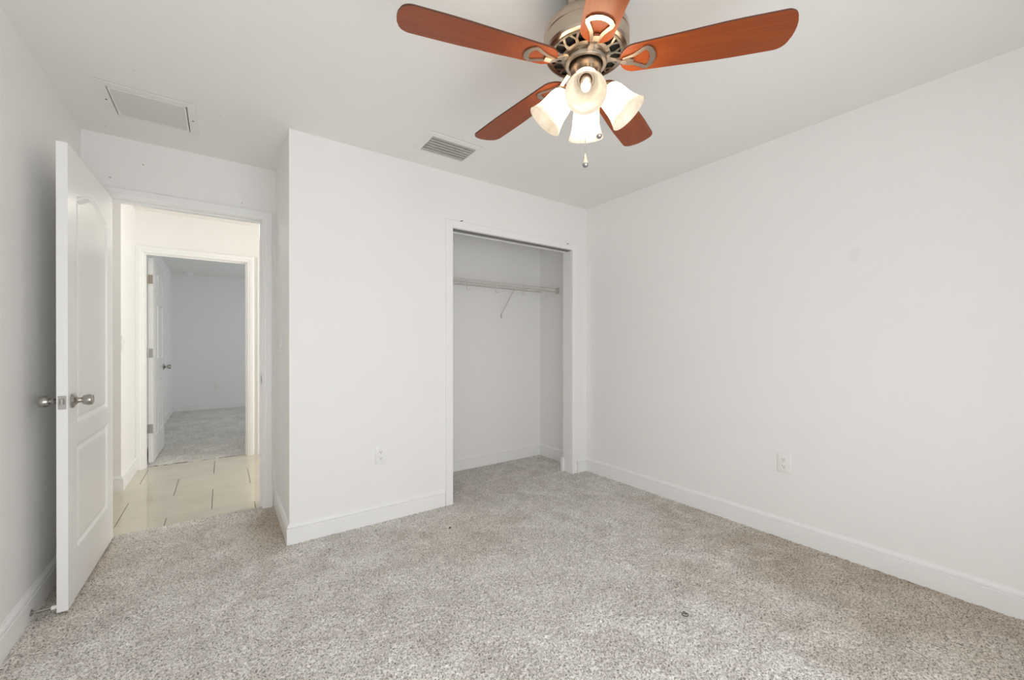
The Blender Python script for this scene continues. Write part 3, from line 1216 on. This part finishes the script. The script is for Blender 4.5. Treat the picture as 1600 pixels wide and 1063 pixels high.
def make_blade():
    bm = NB()
    prism(bm, outline, 0, .006, PITCH)
    bmesh.ops.recalc_face_normals(bm, faces=bm.faces[:])
    for f in bm.faces:
        f.normal_update()
        nn = PITCH.inverted().to_3x3() @ f.normal
        f.material_index = 0 if abs(nn.z) > .7 else 1
    me = bpy.data.meshes.new('blade')
    bm.to_mesh(me)
    bm.free()
    me.materials.append(M['blade'])
    me.materials.append(M['blade_edge'])
    return me


def make_iron():
    bm = NB()
    # loop under the blade
    b2 = NB()
    half = [(.128, .0085), (.148, .0125), (.168, .0190), (.186, .0290), (.199, .0375), (.2085, .0400)]
    arc = [(.2200, .030), (.2265, .016), (.2290, 0)]
    cl = half + arc + [(x, -y) for x, y in (half + arc[:-1])[::-1]]
    n = len(cl)
    wid = [.0105, .0115, .0120, .0130, .0140, .0150, .0175, .0185, .0190]
    wid = wid + wid[:-1][::-1]
    a_, c_ = [], []
    for i, p in enumerate(cl):
        p = Vector(p)
        d = (Vector(cl[min(i + 1, n - 1)]) - Vector(cl[max(i - 1, 0)])).normalized()
        nn = Vector((-d.y, d.x)) * wid[i] / 2
        for lst, s in ((a_, 1), (c_, -1)):
            e = p + nn * s
            lst.append((b2.verts.new((e.x, e.y, -.0055)), b2.verts.new((e.x, e.y, -.0005))))
    for i in range(n - 1):
        b2.faces.new((a_[i][0], a_[i + 1][0], c_[i + 1][0], c_[i][0]))
        b2.faces.new((a_[i][1], c_[i][1], c_[i + 1][1], a_[i + 1][1]))
        b2.faces.new((a_[i][0], a_[i][1], a_[i + 1][1], a_[i + 1][0]))
        b2.faces.new((c_[i][0], c_[i + 1][0], c_[i + 1][1], c_[i][1]))
    for i in (0, n - 1):
        b2.faces.new((a_[i][0], c_[i][0], c_[i][1], a_[i][1]))
    bmesh.ops.recalc_face_normals(b2, faces=b2.faces[:])
    join(bm, b2, PITCH)
    # arm from the flywheel down to the loop
    secs = [(.066, .0225, .021), (.085, .0215, .018), (.105, .013, .0165), (.122, .002, .0165), (.140, -.0035, .019), (.164, -.004, .0195)]
    rings = []
    for (r, z, w_) in secs:
        rings.append([bm.verts.new((r, -w_ / 2, z - .008)), bm.verts.new((r, w_ / 2, z - .008)), bm.verts.new((r, w_ / 2 * .8, z)), bm.verts.new((r, -w_ / 2 * .8, z))])
        
    for a, c in zip(rings, rings[1:]):
        for k in range(4):
            bm.faces.new((a[k], a[(k + 1) % 4], c[(k + 1) % 4], c[k]))
    bm.faces.new(rings[0])
    bm.faces.new(rings[-1])
    bmesh.ops.recalc_face_normals(bm, faces=bm.faces[:])
    me = bpy.data.meshes.new('blade_iron')
    bm.to_mesh(me)
    bm.free()
    me.materials.append(M['nickel'])
    return me


bl_me, ir_me = make_blade(), make_iron()
A0 = 2.874
for k in range(5):
    a = A0 - k * 2 * math.pi / 5
    b = bpy.data.objects.new('blade', bl_me)
    COL.objects.link(b)
    b.parent = fan
    b.location = (0, 0, ZB - H)
    b.rotation_euler = (0, 0, a)
    i = bpy.data.objects.new('blade_iron', ir_me)
    COL.objects.link(i)
    i.parent = b

# four lamps
SH_OUT = [(.025, .000), (.033, .002), (.042, .012), (.047, .030), (.0492, .050), (.0515, .070), (.0560, .090), (.0620, .106), (.0680, .119)]
SH_IN = [(r - .003, s + (.003 if i == 0 else 0)) for i, (r, s) in enumerate(SH_OUT)]
tilt = math.radians(40)
caz = math.atan2(-fy, -fx)
for k in range(4):
    az = caz + k * math.pi / 2
    d = Vector((math.cos(az), math.sin(az), 0))
    axis = Vector((d.x * math.sin(tilt), d.y * math.sin(tilt), -math.cos(tilt)))
    N = Vector((fx, fy, 2.082)) + d * .072
    q = Vector((0, 0, 1)).rotation_difference(axis)
    TM = Matrix.Translation(N) @ q.to_matrix().to_4x4()
    bm = NB()
    c0 = Vector((fx, fy, 2.096)) + d * .040
    tube(bm, [c0, c0 + d * .012 + Vector((0, 0, .002)), N - axis * .016], .0085, 12)
    lathe(bm, [(0, -.020), (.016, -.020), (.022, -.014), (.030, -.004), (.031, .003), (.027, .003), (.018, -.004), (.018, .026), (.014, .028), (0, .028)], 32, TM)
    arm = obj('lamp_holder', bm, M['nickel'], fan, F0, 35)
    bm = NB()
    lathe(bm, SH_OUT + [(.0672, .1205)] + SH_IN[::-1], 56, TM)
    so_ = obj('lamp_shade', bm, M['shade'], arm, F0, 60)
    at_ = so_.data.attributes.new('lit', 'FLOAT', 'POINT')
    for v in so_.data.vertices:
        rel = v.co + Vector(F0) - N
        sv = rel.dot(axis)
        rad = (rel - axis * sv).length
        ro = float(np.interp(sv, [p[1] for p in SH_OUT], [p[0] for p in SH_OUT]))
        if rad > ro - .0015:
            at_.data[v.index].value = float(np.interp(sv, [0, .02, .05, .075, .1, .12], [.28, .90, 1.3, .75, .12, .058]))
        else:
            at_.data[v.index].value = float(np.interp(sv, [0, .03, .07, .12], [.034, .046, .058, .060]))
    bm = NB()
    lathe(bm, [(0, .026), (.0095, .026), (.0100, .034), (.0115, .042), (.0145, .052), (.0158, .061), (.0145, .071), (.0105, .079), (.005, .0835), (0, .0845)], 28, TM)
    obj('bulb', bm, M['bulb'], arm, F0, 60)

# pull chains with drop fobs
M['fob'] = paint('ivory_fob', (0.62, 0.58, 0.50), 0.25, 0, spec=0.6)
rx = Vector((math.cos(-.6186), math.sin(-.6186), 0))
fwv = Vector((math.sin(.6186), math.cos(.6186), 0))
for (lat, dep, zt_, zf) in ((.001, .016, 2.07, 1.868), (.052, .020, 2.11, 1.976)):
    p = Vector((fx, fy, 0)) + rx * lat + fwv * dep
    bm = NB()
    z = zt_
    while z > zf:
        lathe(bm, [(0, .0017), (.0012, .0012), (.0017, 0), (.0012, -.0012), (0, -.0017)], 8, Matrix.Translation((p.x, p.y, z)))
        z -= .0036
    tube(bm, [(p.x, p.y, zt_), (p.x, p.y, zf)], .0007, 6)
    ch = obj('pull_chain', bm, M['steel'], fan, F0, 60)
    bm = NB()
    lathe(bm, [(0, zf + .002), (.0022, zf), (.003, zf - .008), (.0062, zf - .018), (.0100, zf - .029), (.0112, zf - .037)], 20, Matrix.Translation((p.x, p.y, 0)))
    fb = obj('fob', bm, M['fob'], ch, F0, 60)
    bm = NB()
    lathe(bm, [(.0112, zf - .037), (.0105, zf - .043), (.0070, zf - .048), (0, zf - .0495)], 20, Matrix.Translation((p.x, p.y, 0)))
    obj('fob_cap', bm, M['steel'], ch, F0, 60)

# ------------------------------------------------------------------ bits on the carpet
M['lint'] = paint('dark_thread', (0.05, 0.04, 0.035), 0.8)
bm = NB()
pts = []
for k in range(26):
    a = 2 * math.pi * k / 20
    r = .013 * (1 - .012 * k)
    pts.append((1.620 + r * math.cos(a), .993 + r * 1.15 * math.sin(a), .0075 + .0004 * k))
tube(bm, pts, .0018, 6)
tag(obj('thread_curl', bm, M['lint'], None, (1.62, .993, .004)), 'small dark curl of thread lying on the carpet', 'thread')
bm = NB()
lathe(bm, [(0, .001), (.006, .002), (.008, .006), (.005, .009), (0, .010)], 9, Matrix.Translation((1.185, 2.348, 0)))
tag(obj('lint_crumb', bm, M['lint'], None, (1.185, 2.348, .001)), 'tiny dark crumb on the carpet before the closet wall', 'crumb')
bm = NB()
prism(bm, [(-.005, -.011), (.004, -.009), (.006, .004), (.002, .012), (-.004, .006)], .0068, .0085, Matrix.Translation((1.55, .688, 0)))
tag(obj('paper_scrap', bm, M['plastic'], None, (1.55, .688, .004)), 'tiny white scrap of paper on the carpet near the camera', 'scrap')

# nicks in the paint above the closet opening
for nm, x, z, lab in (('paint_nick', 1.455, 2.095, 'dark nick in the paint over the left end of the closet casing'), ('paint_nick', 2.530, 2.080, 'dark nick in the paint over the right end of the closet casing')):
    bm = NB()
    spot(bm, (x, YF - .0138, z), (1, 0, .25), (0, 0, 1), .013, .004, 0)
    for f in bm.faces:
        f.material_index = 0
    bmesh.ops.solidify(bm, geom=bm.faces[:], thickness=.0004)
    tag(obj(nm, bm, M['nick'], None, (x, YF - .0138, z)), lab, 'paint nick')
